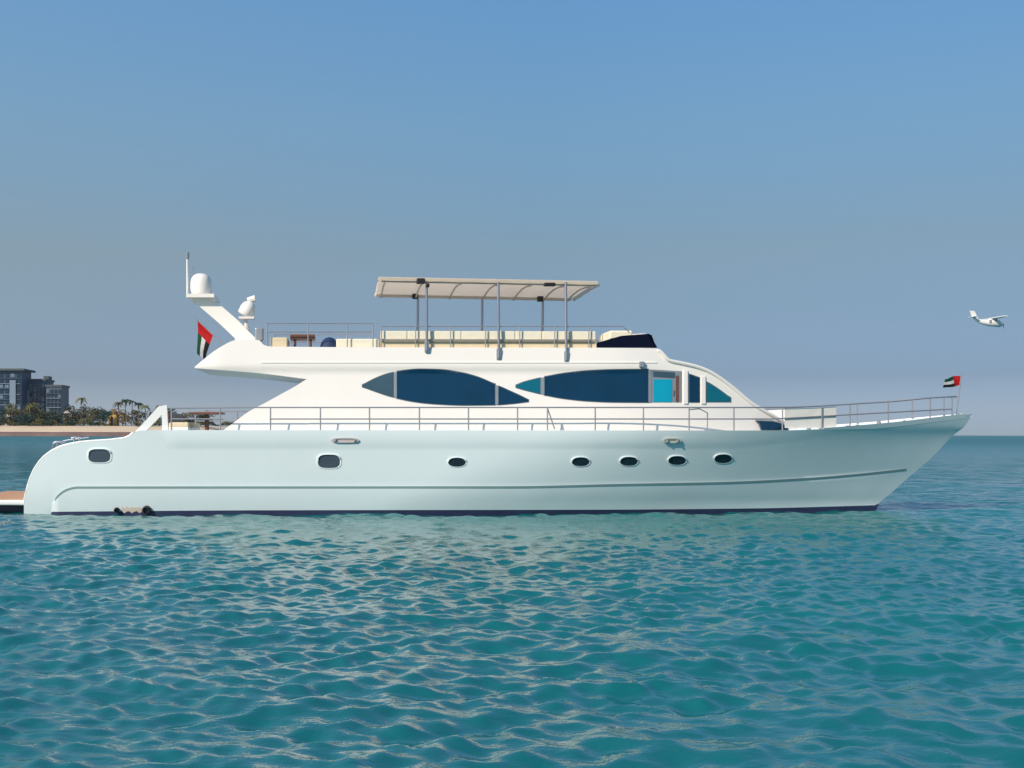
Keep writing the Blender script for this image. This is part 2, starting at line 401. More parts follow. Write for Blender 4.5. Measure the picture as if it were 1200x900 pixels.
def palm(px, ytop, Y, label):
    top = at(px, ytop, Y); base = 8.0; H = top.z-base; rng = random.Random(int(px*3+1))
    r = root_at('palm_tree', (top.x, Y, base), label, 'palm tree', 'palms behind the beach')
    cx = top.x; cz = top.z-1.4; lean = rng.uniform(-.6, .6)
    bm = bmesh.new(); tube(bm, [(cx-lean, Y, base-.3), (cx-lean*.6, Y, base+H*.4), (cx, Y, cz)], .42, 8, .26); obj('trunk', bm, M_bark, r)
    bm = bmesh.new()
    for k in range(22):
        a = k*2.4+rng.uniform(-.2, .2); el = rng.uniform(-.15, 1.2); L = rng.uniform(4.4, 6.0)
        prev = None
        for j in range(8):
            t = j/7; x = math.cos(a)*L*t*math.cos(el*.7); y = math.sin(a)*L*t*math.cos(el*.7); z = L*(math.sin(el)*t*.8-.75*t*t)
            wd_ = .55*math.sin(math.pi*min(1, t*.9+.08))+.05
            s = Vector((-math.sin(a), math.cos(a), 0))*wd_
            c = Vector((cx+x, Y+y, cz+z)); tri = (bm.verts.new(c-s-Vector((0, 0, wd_*.5))), bm.verts.new(c), bm.verts.new(c+s-Vector((0, 0, wd_*.5))))
            if prev: bm.faces.new((prev[0], prev[1], tri[1], tri[0])); bm.faces.new((prev[1], prev[2], tri[2], tri[1]))
            prev = tri
    obj('crown', bm, GREENS[rng.choice((0, 1))], r)
TL = [(1, 478, 16, 2), (12, 472, 18, 1), (24, 479, 14, 3), (31, 483, 18, 2), (41, 469, 17, 1), (50, 480, 14, 3), (60, 479, 18, 0),
      (68, 486, 16, 2), (79, 473, 16, 0), (88, 477, 15, 3), (98, 472, 16, 0), (107, 477, 16, 1), (116, 475, 15, 0), (124, 481, 11, 2), (144, 479, 14, 3), (160, 480, 14, 1), (178, 482, 13, 0), (199, 477, 15, 0), (211, 484, 14, 1), (226, 483, 16, 0), (243, 480, 18, 0)]
LOOK = ['dark green', 'olive', 'blue green', 'dry brownish']
PLACE = {-44: 'far beyond the left edge', -28: 'beside the left edge', -14: 'just outside the left edge', 1: 'at the left edge of the photo', 12: 'beside the pale beach hut', 24: 'right of the pale beach hut, low',
         31: 'low, below the pale stair tower', 41: 'tallest before the middle block', 50: 'below the plant room', 60: 'before the slate block', 68: 'low, at the slate block corner', 79: 'rising behind the pink hut',
         88: 'right of the pink hut', 98: 'under the lone tall palm', 107: 'between the lone palm and ochre hut', 116: 'second to the left of the ochre hut', 124: 'touching the ochre hut on its left',
         144: 'low, under the left palms of the row', 160: 'low, under the right palms of the row', 178: 'right of the row of palms', 199: 'behind the aft fin of the yacht', 211: 'seen left of the aft deck table', 226: 'behind the aft deck table', 243: 'right of the aft deck table', 262: 'where the deckhouse hides the shore', 284: 'hidden behind the deckhouse'}
for i, (p, y, w, g) in enumerate(TL):
    tree(p, y, 838+(i*7 % 18), w, g, LOOK[g]+' leafy tree, '+PLACE[p])
for p, y, l in [(95, 465, 'lone tall palm standing above the leafy trees'), (139, 470, 'leftmost palm of the row right of the ochre hut'), (147, 467, 'second palm of the row right of the ochre hut'),
                (155, 468, 'third palm of the row, in its middle'), (163, 471, 'fourth palm of the row, left of its last one'), (170, 474, 'last palm of the row, nearest the yacht stern'), (187, 474, 'palm just left of the yacht aft fin'), (35, 474, 'palm before the pale stair tower')]:
    palm(p, y, 842+(p % 5), l)

# ------------------------------------------------------------------ the yacht
yacht = root_at('motor_yacht', (0, 0, 0), 'large white motor yacht with pale blue hull and dark almond windows lying on calm sea', 'yacht')

STEM = curve([(485, 1140), (501, 1129), (508, 1119.5), (537, 1091), (561, 1063), (579, 1043), (590, 1030), (600, 1026), (640, 985)])
SHEER = curve([(28, 591), (30, 580), (33, 568), (38, 554), (46, 541), (58, 530), (75, 522), (100, 517.5), (130, 515.5), (148, 513), (158, 506), (166, 504.2), (195, 504), (900, 504.5), (960, 503), (1000, 500), (1030, 497.5), (1060, 494.5), (1100, 489.5), (1140, 485)])
KN = curve([(58, 640), (60, 600), (64, 586), (70, 579), (78, 574), (90, 571.3), (600, 571), (720, 568.5), (850, 566), (950, 561), (1010, 556), (1090, 547)])
TS = curve([(485, 680), (504, 640), (571, 490), (606, 410), (640, 380)])
BM = curve([(485, 3.05), (504, 3.0), (571, 2.9), (606, 2.72), (640, 2.3)])
PW = curve([(485, 2.5), (504, 2.35), (540, 2.05), (606, 1.75), (640, 1.6)])
BOOT = curve([(28, 600), (300, 598), (700, 597.3), (880, 595.8), (1030, 592)])
def hb(px, py):
    s = STEM(py)
    if px >= s: return 0.0
    t0 = TS(py); t = max(0, (px-t0)/(s-t0))
    b = BM(py)*(1-t**PW(py))
    if px < 220: b *= 1-.10*((220-px)/192)**2
    return max(0, b)
def bulge(px, b): return min(.085, b*.3)*min(1, max(0, (px-59)/8))*min(1, max(0.0, (1070-px)/300))
def sheer_b(px): return hb(px, SHEER(px))

def build_hull():
    bm = bmesh.new()
    cols = [28, 28.6, 29.4, 30.5, 32, 34, 36.5, 40, 44, 48, 53, 59, 60, 61, 62, 64, 66, 68, 70, 73, 76, 80, 85, 90, 97, 105, 115, 125, 135, 143, 148, 151, 154, 158, 162, 166, 175, 185, 195]+list(range(210, 700, 20))+list(range(700, 1000, 10))+list(range(1000, 1120, 5))+list(range(1120, 1138, 2))+[1139]
    near, far = [], []
    bot = 640
    for px in cols:
        T = SHEER(px)
        band = T+.3+max(0, 521-T)*min(1, max(0, (1010-px)/150)) if px > 190 else T+.3
        # stem limit of the column
        sb = bot
        if px > STEM(bot):
            lo, hi = 485.0, 640.0
            for _ in range(30):
                mid = (lo+hi)/2
                if STEM(mid) > px: lo = mid
                else: hi = mid
            sb = lo
        kn = KN(px); bt = BOOT(px)
        def cl(v): return min(max(v, T), max(sb, T))
        cuts = [T, band, kn-1.0, kn+.8, bt, 606, sb]
        for i in range(1, len(cuts)): cuts[i] = max(cuts[i-1], cl(cuts[i])) if i < len(cuts)-1 else max(cuts[i-1], sb)
        segs = [3, 14, 1, 8, 2, 4]; rows = []
        for i, n in enumerate(segs):
            for j in range(n): rows.append(cuts[i]+(cuts[i+1]-cuts[i])*j/n)
        rows.append(cuts[-1])
        rn, rf = [], []
        for j, py in enumerate(rows):
            b = hb(px, py)
            if 0 < j <= 3 and band > T+2 and b > .1: b += .022*min(1, max(0, (1000-px)/250))
            if j == 0 and band > T+2: b += .0
            k = 3+14
            if j > k and px > 59 and b > 0: b += bulge(px, b)
            p = at(px, py, -b)
            rn.append(bm.verts.new(p)); rf.append(bm.verts.new((p.x, -p.y, p.z)))
        near.append(rn); far.append(rf)
    for side, fl in ((near, False), (far, True)):
        for a, b in zip(side, side[1:]):
            for j in range(len(a)-1):
                q = (a[j], a[j+1], b[j+1], b[j]) if not fl else (a[j], b[j], b[j+1], a[j+1])
                try:
                    f = bm.faces.new(q); f.material_index = 1 if j >= 26 else 0
                except ValueError: pass
    # transom
    a, b = near[0], far[0]
    for j in range(len(a)-1): bm.faces.new((a[j], b[j], b[j+1], a[j+1]))
    # aft moulding and deck
    prev = None
    for i, px in enumerate(cols):
        n = near[i][0].co; f = far[i][0].co
        w = min(.12, abs(n.y)*.5)
        drop = .10 if px >= 195 else .012
        row = [near[i][0], bm.verts.new((n.x, n.y+w, n.z)), bm.verts.new((n.x, n.y+w+.004, n.z-drop)), bm.verts.new((n.x, 0, n.z-drop+.01)), bm.verts.new((f.x, f.y-w-.004, f.z-drop)), bm.verts.new((f.x, f.y-w, f.z)), far[i][0]]
        if prev:
            for j in range(6): bm.faces.new((prev[j], row[j], row[j+1], prev[j+1]))
        prev = row
    bmesh.ops.dissolve_degenerate(bm, dist=.0005, edges=bm.edges)
    bmesh.ops.remove_doubles(bm, verts=bm.verts, dist=.0008)
    recalc(bm)
    return obj('hull', bm, [M_hull, M_boot], yacht, smooth=True, angle=32)
hull = build_hull()

def strip(bm, pxs, yt, yb, bf, off, thick, mirror=True, n=1):
    """thin solid panel that follows the side bf(px, py), proud of it by off"""
    for sg in ((1, -1) if mirror is True else ((1,) if mirror is False else (mirror,))):
        prev = None; K = 2*n+2
        for px in pxs:
            a, c = yt(px), yb(px); ring = []
            for (py, o) in [(a+(c-a)*j/n, off) for j in range(n+1)]+[(c+(a-c)*j/n, off-thick) for j in range(n+1)]:
                p = at(px, py, -(bf(px, py)+o)); ring.append(bm.verts.new((p.x, p.y*sg, p.z)))
            if prev:
                for k in range(K): bm.faces.new((prev[k], prev[(k+1) % K], ring[(k+1) % K], ring[k]))
            else: bm.faces.new(ring[::-1])
            prev = ring
        bm.faces.new(prev)
    recalc(bm)
def lin(a, b, n): return [a+(b-a)*i/n for i in range(n+1)]

# knuckle rub strake
def hbk(px, py): return hb(px, py)+bulge(px, hb(px, py))
for sg in (1, -1):
    bm = bmesh.new()
    strip(bm, [64, 67, 70, 74, 78, 84, 90]+lin(100, 1062, 90), lambda x: KN(x)-1.3, lambda x: KN(x)+1.0, hbk, .012, .12, mirror=sg)
    obj('rub_strake', bm, M_rub, hull, smooth=True)
# white cap rail along the bow and along the stern moulding
for sg in (1, -1):
    bm = bmesh.new()
    strip(bm, lin(965, 1132, 50), lambda x: SHEER(x)-1.2, lambda x: SHEER(x)+1.0+3.4*min(1, (x-965)/60), lambda x, y: hb(x, y)+.0, .004, .05, mirror=sg)
    obj('toe_rail', bm, M_cap, hull, smooth=True)
tp = [(28.2, 590), (29, 584), (30.5, 577)]+[(x, SHEER(x)-.2) for x in (33, 36, 40, 46, 52, 60, 70, 80, 95, 110, 130, 145, 151, 156)]
for sg in (-1, 1):
    bm = bmesh.new(); tube(bm, [(lambda p: (p.x, p.y*-sg, p.z))(at(x, y, -hb(max(x, 28.5), y)+.03)) for x, y in tp], .035, 8)
    obj('stern_capping', bm, M_cap, hull, smooth=True)

# swim platform
bm = bmesh.new(); a = at(-48, 585, -2.45); b = at(31, 585, -2.45); zt = a.z; zb = at(31, 591.5, -2.45).z
box(bm, ((a.x+b.x)/2, 0, (zt+zb)/2-.02), (b.x-a.x, 4.9, zt-zb), bevel=.05)
plat = obj('swim_platform', bm, M_cap, yacht)
bm = bmesh.new()
for i in range(22):
    y = -2.3+i*4.6/21; box(bm, ((a.x+b.x)/2, y, zt+.0), (b.x-a.x-.2, .2, .03))
obj('teak_deck', bm, M_teak, plat)
bm = bmesh.new()
for y in (-1.6, 1.6): box(bm, (b.x-.9, y, zb-.15), (1.8, .25, .45))
obj('platform_bracket', bm, M_boot, plat)

# fins at the stern quarter
for sg in (1,):
    bm = bmesh.new()
    Y0 = -2.86
    o1 = [at(x, y, Y0) for x, y in ((150, 515), (186, 476), (195.5, 474.5), (197, 505), (190, 505), (189.5, 486), (166, 510), (157, 515))]
    o1 = [Vector((p.x, p.y*sg, p.z)) for p in o1]
    prism(bm, o1, (0, .14*sg, 0)); recalc(bm)
    obj('quarter_fin', bm, M_cap, yacht)
# little mooring cleat on the aft moulding
def cleat(px, py, Y, L=.34):
    p = at(px, py, Y); bm = bmesh.new()
    tube(bm, [(p.x-L/2, Y, p.z+.12), (p.x-L*.3, Y, p.z+.14), (p.x+L*.3, Y, p.z+.14), (p.x+L/2, Y, p.z+.12)], .03, 8)
    for d in (-.08, .08): tube(bm, [(p.x+d, Y, p.z-.03), (p.x+d, Y, p.z+.13)], .028, 8)
    return obj('mooring_cleat', bm, M_steel, hull, smooth=True)
cleat(70, 523, -2.3); cleat(90, 518, -2.4)
# stern handrail beside the steps
bm = bmesh.new(); tube(bm, [at(61, 527, -1.2), at(62, 519.5, -1.2), at(80, 515.5, -1.2), at(104, 512.5, -1.2), at(105, 518, -1.2)], .022, 8)
obj('stern_handrail', bm, M_steel, hull, smooth=True)

# portholes (rim + glass), near and far side
def porthole(px, py, w, h, glass, sq=2.0):
    n = 28; depth = .05
    def ell(s, off):
        out = []
        for k in range(n):
            a = 2*math.pi*k/n; ca, sa = math.cos(a), math.sin(a); e = 2/sq
            x = px+w/2*s*math.copysign(abs(ca)**e, ca); y = py+h/2*s*math.copysign(abs(sa)**e, sa)
            out.append(at(x, y, -(hb(x, y)+off)))
        return out
    for sg in (1, -1):
        bm = bmesh.new()
        rings = [ell(1.20, -.01), ell(1.17, .014), ell(1.06, .018), ell(1.0, .008)]
        R_ = [[bm.verts.new((p.x, p.y*sg, p.z)) for p in r] for r in rings]
        for a, b in zip(R_, R_[1:]):
            for k in range(n): bm.faces.new((a[k], a[(k+1) % n], b[(k+1) % n], b[k]))
        recalc(bm); rim = obj('porthole', bm, M_rim, hull, smooth=True)
        bm = bmesh.new(); f = ell(1.03, .016)
        bm.faces.new([bm.verts.new((p.x, p.y*sg, p.z)) for p in f])
        obj('glass', bm, glass, rim)
        # hood above the glass
        bm = bmesh.new(); pts = [p for k, p in enumerate(ell(1.03, .045)) if 14 <= k <= 28-0]
        pts = [Vector((p.x, p.y*sg, p.z)) for p in pts]; tube(bm, pts, .014, 6); obj('eyebrow', bm, M_rim, rim, smooth=True)
porthole(116.5, 534, 25, 15.5, M_cavgrey, 3.2); porthole(385.5, 540.5, 25, 15.5, M_cavgrey, 3.2)
for x, y in ((535.5, 541.5), (680.5, 541), (737, 540.5), (793.5, 539.5), (847.5, 537.5)): porthole(x, y, 20, 10.5, M_cavity, 2.3)

# hawse fairleads in the bulwark
def fairlead(px0, px1, py, m2):
    for sg in (1, -1):
        bm = bmesh.new(); n = 24; rings = []
        cx, w, h = (px0+px1)/2, (px1-px0)/2, 3.0
        for s, off in ((1.0, .01), (.98, .055), (.80, .055), (.74, .03)):
            r = []
            for k in range(n):
                a = 2*math.pi*k/n; x = cx+w*s*math.copysign(abs(math.cos(a))**.6, math.cos(a)); y = py+h*s*math.sin(a)*(1 if s > .9 else .75)
                p = at(x, y, -(hb(x, y)+off+.02)); r.append(bm.verts.new((p.x, p.y*sg, p.z)))
            rings.append(r)
        for a, b in zip(rings, rings[1:]):
            for k in range(n): bm.faces.new((a[k], a[(k+1) % n], b[(k+1) % n], b[k]))
        bm.faces.new(rings[-1]); recalc(bm)
        fl = obj('fairlead', bm, m2, hull, smooth=True)
        bm = bmesh.new()
        for x in (px0+5, px1-5):
            p = at(x, py+.6, -(hb(x, py)+.07)); p2 = at(x, py-1.5, -(hb(x, py)+.07))
            lathe(bm, (p.x, p.y*sg, p.z-.03), [(.02, 0), (.045, .01), (.045, .07), (.02, .08)], 10)
        obj('roller', bm, M_steelpaint, fl)
M_lead = mat('brushed_fairlead', (.62, .55, .53), .4, metal=.3, var=.1)
M_leadw = mat('polished_fairlead', (.78, .72, .62), .35, metal=.3, var=.1)
fairlead(388, 421, 516, M_lead); fairlead(777, 799, 516.5, M_leadw)
# bow chocks
for x in (993, 1005, 1060):
    for sg in (1, -1):
        b = sheer_b(x); p = at(x, SHEER(x)+.2, -max(.05, b-.13)); bm = bmesh.new()
        lathe(bm, (p.x, p.y*sg, p.z-.07), [(.03, 0), (.07, .02), (.07, .10), (.03, .13)], 12); obj('bow_chock', bm, M_steelpaint, hull, smooth=True)
# exhaust outlets and discharge
for x, y, w, h in ((172, 597.5, 5, 4.2), (137, 597.5, 3, 3)):
    c = at(x, y, -(hb(x, y)+.10)); k = .026
    rot = Matrix.Rotation(R(90), 3, 'X'); bm = bmesh.new()
    lathe(bm, (c.x, c.y+.12, c.z), [(w*k*1.05, -.02), (w*k*1.05, .20), (w*k*.8, .21), (w*k*.78, .12)], 16, rot)
    ex = obj('exhaust_outlet', bm, M_black, hull, smooth=True)
M_drain = mat('salt_stain', (.62, .52, .44), .7, var=.2, scale=8)
bm = bmesh.new()
strip(bm, lin(143, 166, 8), lambda x: 594.5+1.2*math.sin(x), lambda x: 600+1.5*math.sin(x*.7), lambda x, y: hb(x, y)+.085, .004, .004, False); obj('salt_streak', bm, M_drain, hull)

# ---------------- superstructure
ST = curve([(228, 430), (234, 425), (240, 420), (250, 412), (262, 404.5), (272, 399.5), (282, 397.5), (303, 398.5), (309, 404), (316, 406), (445, 407), (690, 407.5), (768, 408), (776, 413), (783, 421), (800, 425), (815, 428.5), (828, 433), (845, 443), (862, 456), (880, 471), (896, 481), (912, 490), (918, 494), (924, 502)])
UN = curve([(228, 431.5), (300, 437), (362, 444.5)])
DG = curve([(262, 504), (278, 492), (292, 482), (310, 472.5), (330, 461.5), (348, 451.5), (358, 445), (362, 443)])
def sb(px, py):
    b = 2.42-.0042*max(0, 504-py)
    if py < 436: b += .08*min(1, (436-py)/6)*min(1, max(0, (790-px)/60))
    if px > 690:
        t = (px-690)/(930-690); b *= 1-.60*t**2.1
    if px < 262: b *= 1-.06*((262-px)/34)**2
    return b
def build_super():
    bm = bmesh.new()
    cols = [228, 229, 231, 234, 237, 240, 245, 250, 256, 262, 267, 272, 277, 282, 292, 299, 302, 304, 306, 308, 310, 313, 316, 330, 345, 362]+list(range(380, 760, 15))+[760, 765, 768, 770, 772, 774, 776, 778, 780, 783, 788, 794, 800]+list(range(806, 924, 4))+[924]
    near, far, info = [], [], []
    NA, NB = 10, 12
    for px in cols:
        T = ST(px); U = UN(px) if px <= 362 else max(T+.5, 444.5)
        B = U if px < 362 else 506
        U = min(U, B)
        rows = [T+(U-T)*j/NA for j in range(NA+1)]
        if px >= 362: rows += [U+(B-U)*j/NB for j in range(1, NB+1)]
        n, f = [], []
        for py in rows:
            p = at(px, py, -sb(px, py)); n.append(bm.verts.new(p)); f.append(bm.verts.new((p.x, -p.y, p.z)))
        near.append(n); far.append(f)
    for side in (near, far):
        for a, b in zip(side, side[1:]):
            for j in range(min(len(a), len(b))-1):
                bm.faces.new((a[j], a[j+1], b[j+1], b[j]))
    # underside of the overhang, aft lip, saloon bulkhead, nose
    idx = cols.index(362)
    for i in range(idx): bm.faces.new((near[i][NA], near[i+1][NA], far[i+1][NA], far[i][NA]))
    for j in range(NA): bm.faces.new((near[0][j], near[0][j+1], far[0][j+1], far[0][j]))
    for j in range(NA, NA+NB): bm.faces.new((near[idx][j], near[idx][j+1], far[idx][j+1], far[idx][j]))
    for j in range(NA+NB): bm.faces.new((near[-1][j], near[-1][j+1], far[-1][j+1], far[-1][j]))
    # top: coaming with sunken deck aft, cambered roof forward
    prev = None
    for i, px in enumerate(cols):
        n = near[i][0].co; w = .10; d = .32 if 306 < px < 770 else .0
        cam_ = .05 if d == 0 else 0
        row = [near[i][0], bm.verts.new((n.x, n.y+w, n.z)), bm.verts.new((n.x, n.y+w+.003, n.z-d)), bm.verts.new((n.x, 0, n.z-d+cam_)), bm.verts.new((n.x, -n.y-w-.003, n.z-d)), bm.verts.new((n.x, -n.y-w, n.z)), far[i][0]]
        if prev:
            for j in range(6): bm.faces.new((prev[j], row[j], row[j+1], prev[j+1]))
        prev = row
    bmesh.ops.remove_doubles(bm, verts=bm.verts, dist=.0008); recalc(bm)
    return obj('superstructure', bm, M_white, yacht, smooth=True, angle=30)
sup = build_super()
# side wings under the overhang
for sg in (1, -1):
    bm = bmesh.new(); prev = None
    for px in [262, 266, 270, 278, 286, 292, 300, 310, 320, 330, 339, 348, 354, 358, 362.5]:
        ring = []
        for py, o in ((DG(px), 0), (506, 0), (506, -.14), (DG(px), -.14)):
            p = at(px, py, -(sb(362, py)+o-.001)); ring.append(bm.verts.new((p.x, p.y*sg, p.z)))
        if prev:
            for k in range(4): bm.faces.new((prev[k], prev[(k+1) % 4], ring[(k+1) % 4], ring[k]))
        else: bm.faces.new(ring[::-1])
        prev = ring
    bm.faces.new(prev); recalc(bm)
    obj('side_wing', bm, M_white, sup, smooth=True)
# aft saloon door
p = at(362, 500, 0); bm = bmesh.new(); box(bm, (p.x-.03, 0, p.z+.95), (.05, 2.4, 1.75)); d = obj('saloon_door', bm, M_greyframe, sup)
bm = bmesh.new()
for y in (-.6, .6): box(bm, (p.x-.05, y, p.z+.95), (.05, 1.05, 1.6))
obj('door_glass', bm, M_glass, d)

# ---------------- almond windows
def sideparts(name, m, parent, strips, smooth=False):
    """the same part on the near (1) and the far (-1) side, each an object of its own"""
    res = {}
    for sg in (1, -1):
        bm = bmesh.new()
        for a in strips: strip(bm, *a[:6], mirror=sg, n=a[6] if len(a) > 6 else 1)
        res[sg] = obj(name, bm, m, parent[sg] if isinstance(parent, dict) else parent, smooth=smooth)
    return res
def window(pxs, top, bot, m, frame=1.0):
    e = frame; x0, x1 = pxs[0], pxs[-1]; px2 = [x0-e]+pxs[1:-1]+[x1+e]
    fr = sideparts('window', M_seal, sup, [(px2, lambda x: top(min(max(x, x0), x1))-e, lambda x: bot(min(max(x, x0), x1))+e, sb, .008, .02, 8)])
    sideparts('glass', m, fr, [(pxs, top, bot, sb, .016, .02, 8)])
    return fr
W1T = curve([(424, 452), (432, 447.5), (441, 443), (455, 438), (470, 434.8), (492, 432.8), (515, 433.3), (540, 436.7), (560, 442), (580, 450.5), (600, 459.5), (612, 465), (620, 469.5)])
W1B = curve([(424, 452.6), (440, 458.5), (460, 465), (485, 470.5), (510, 473.2), (545, 474.6), (580, 474.2), (600, 472.8), (620, 470.3)])
window(lin(425, 461, 10), W1T, W1B, M_glass_grey)
window(lin(465.5, 580, 24), W1T, W1B, M_glass)
window(lin(584.5, 619, 9), W1T, W1B, M_glass)
sideparts('window_mullion', M_greyframe, sup, [([461.5, 465], W1T, W1B, sb, .03, .03, 6)]); sideparts('window_mullion', M_greyframe, sup, [([580.5, 584], W1T, W1B, sb, .03, .03, 6)])
W2T = curve([(604, 452.2), (612, 448.5), (624, 445.2), (640, 441.5), (662, 437.5), (690, 434.6), (720, 433.4), (760, 433), (799, 435)])
W2B = curve([(604, 453.2), (612, 456), (624, 459), (640, 463), (662, 467), (690, 469.8), (720, 471), (799, 471.4)])
window(lin(605, 633, 8), W2T, W2B, M_glass_teal)
window(lin(638.5, 759.5, 24), W2T, W2B, M_glass)
sideparts('window_mullion', M_greyframe, sup, [([633.5, 638], W2T, W2B, sb, .03, .03, 6)]); sideparts('window_mullion', M_greyframe, sup, [([760, 763.5], W2T, W2B, sb, .03, .03, 6)])
# side door with cyan pane
door = sideparts('side_door', M_greyframe, sup, [(lin(763.5, 799, 6), W2T, W2B, sb, .012, .02, 8)])
sideparts('door_head', M_glass_grey, door, [(lin(765.5, 791, 5), lambda x: W2T(x)+2, lambda x: W2T(x)+8.5, sb, .022, .02, 3)])
sideparts('door_glass', M_cyan, door, [(lin(766, 787.5, 5), lambda x: 444.5, lambda x: 471, sb, .024, .02, 6)])
sideparts('door_post', M_brown, door, [([792, 795.5], lambda x: 440, lambda x: 471, sb, .024, .02, 6)])
bm = bmesh.new(); a = at(789.5, 457, -(sb(789, 457)+.05)); tube(bm, [a, a+Vector((0, 0, -.18))], .015, 6); obj('door_handle', bm, M_steel, door[1])
W3T = curve([(807, 438.2), (822, 444)])
window(lin(808, 819.5, 3), W3T, lambda x: 471, M_glass)
W4T = curve([(828, 447.3), (838, 453.5), (850, 462), (857, 467.5)])
window(lin(828.5, 856, 8), W4T, lambda x: 470.6, M_glass_teal)
# raised pillars between the wheelhouse windows
sideparts('wheelhouse_pillar', M_white, sup, [([801.2, 806], lambda x: 434, lambda x: 473, sb, .045, .05, 8)])
sideparts('wheelhouse_pillar', M_white, sup, [([821.8, 826.8], lambda x: 441, lambda x: 473, sb, .045, .05, 8)])
# eyebrow moulding over the wheelhouse
for sg in (1, -1):
    pts = [at(x, ST(x)+.6, -(sb(x, ST(x))+.03)) for x in lin(772, 922, 40)]
    bm = bmesh.new(); tube(bm, [(p.x, p.y*sg, p.z) for p in pts], .055, 8)
    obj('eyebrow_moulding', bm, M_white, sup, smooth=True)
# windscreen across the wheelhouse front
bm = bmesh.new(); xs = lin(834, 866, 8); prev = None
for x in xs:
    y = ST(x)-.9; b = sb(x, y)-.28
    row = [bm.verts.new((lambda p: (p.x, t*b, p.z+.07))(at(x, y, -sb(x, y)))) for t in lin(-1, 1, 6)]
    if prev:
        for j in range(6): bm.faces.new((prev[j], row[j], row[j+1], prev[j+1]))
    prev = row
bmesh.ops.solidify(bm, geom=bm.faces[:], thickness=.03); recalc(bm); obj('windscreen', bm, M_glass, sup, smooth=True)
# waist moulding (shadow line) under the flybridge coaming
sideparts('coaming_moulding', M_white, sup, [(lin(306, 770, 40), lambda x: 424.2+.0*x, lambda x: 425.4, sb, .02, .04)], True)
# low navy skylight on the foredeck
bm = bmesh.new(); Yn = -1.55
o1 = [at(x, y, Yn) for x, y in ((889, 493), (905, 493.5), (918, 496.5), (925, 504), (893, 504))]
prism(bm, o1, (0, 3.1, 0)); recalc(bm); obj('foredeck_skylight', bm, M_glass, sup)
bm = bmesh.new(); o1 = [at(x, y, Yn-.012) for x, y in ((886, 491.8), (906, 492.2), (920, 495.5), (918, 496.7), (905, 493.7), (886, 493.2))]
prism(bm, o1, (0, 3.124, 0)); recalc(bm); obj('skylight_frame', bm, M_greyframe, sup)
# vent grille near the door top, boarding light
p = at(752, 427, -(sb(752, 427)+.05)); bm = bmesh.new(); box(bm, p, (.16, .1, .18), bevel=.02); obj('deck_light', bm, M_greyframe, sup)
# air intake louvre below the mast
# ---------------- flybridge: bench, windscreen, rails
def rb(px, py=0): return 2.05 if px < 760 else 2.0
bm = bmesh.new()
def zpt(px, py, Y): return at(px, py, Y)
YB = -1.98
a = at(446, 388, YB); b = at(699, 388, YB); zlo = at(600, 411, YB).z; zm = at(600, 391.5, YB).z; zm2 = at(600, 400, YB).z
box(bm, ((a.x+b.x)/2, YB+.30, (zlo+zm2)/2), (b.x-a.x, .6, zm2-zlo))
bench = obj('bench_seat', bm, M_beige, sup)
bm = bmesh.new()
for i in range(8):
    x0 = a.x+(b.x-a.x)*i/8; x1 = a.x+(b.x-a.x)*(i+1)/8-.02
    box(bm, ((x0+x1)/2, YB+.08, (a.z+zm2)/2), (x1-x0, .14, a.z-zm2+.02), bevel=.02)
obj('bench_backrest', bm, M_cream, bench)
bm = bmesh.new(); z0 = at(600, 397.5, YB).z; z1 = at(600, 401, YB).z
box(bm, ((a.x+b.x)/2, YB-.005, (z0+z1)/2), (b.x-a.x, .05, z0-z1)); obj('bench_piping', bm, M_taupe, bench)
# far-side bench
bm = bmesh.new(); box(bm, ((a.x+b.x)/2, 1.7, (zlo+zm)/2), (b.x-a.x-.6, .55, zm-zlo), bevel=.03); obj('bench_seat', bm, M_beige, sup)
# aft sunpad on the flybridge
a = at(394, 399.5, -1.9); b = at(444, 399.5, -1.9); bm = bmesh.new(); box(bm, ((a.x+b.x)/2, -1.2, a.z-.1), (b.x-a.x, 1.4, .34), bevel=.04); obj('sun_pad', bm, M_cream, sup)
a = at(317, 400, -1.9); b = at(337, 400, -1.9); bm = bmesh.new(); box(bm, ((a.x+b.x)/2, -1.2, a.z-.08), (b.x-a.x, 1.4, .42), bevel=.04); obj('sun_pad', bm, M_beige, sup)
# low tinted windscreen and helm console
bm = bmesh.new(); WY = 1.95
sec = [(696, 407.5, 1.0), (700, 401.5, 1.0), (728, 393.5, .99), (760, 391, .97), (764, 393, .96), (769, 407.5, .98)]
for sg in (1, -1):
    o1 = [at(x, y, -WY) for x, y, _ in sec]; o1 = [Vector((p.x, p.y*sg, p.z)) for p in o1]; prism(bm, o1, (0, .05*sg, 0))
f0, f1 = at(759, 391.4, -WY), at(768.5, 407, -WY)
prism(bm, [f0, f1, f1+Vector((.05, 0, 0)), f0+Vector((.05, 0, 0))], (0, 2*WY, 0))
recalc(bm); obj('flybridge_windscreen', bm, M_tint, sup)
bm = bmesh.new(); a = at(702, 392, -.2); b = at(728, 392, -.2); box(bm, ((a.x+b.x)/2, -.9, a.z-.3), (b.x-a.x, 1.6, .6), bevel=.05); obj('helm_seat', bm, M_cream, sup)
bm = bmesh.new(); a = at(728, 393.5, -.2); b = at(757, 393.5, -.2); box(bm, ((a.x+b.x)/2, .3, a.z-.45), (b.x-a.x, 1.8, 1.0), bevel=.08); obj('helm_console', bm, M_white, sup)

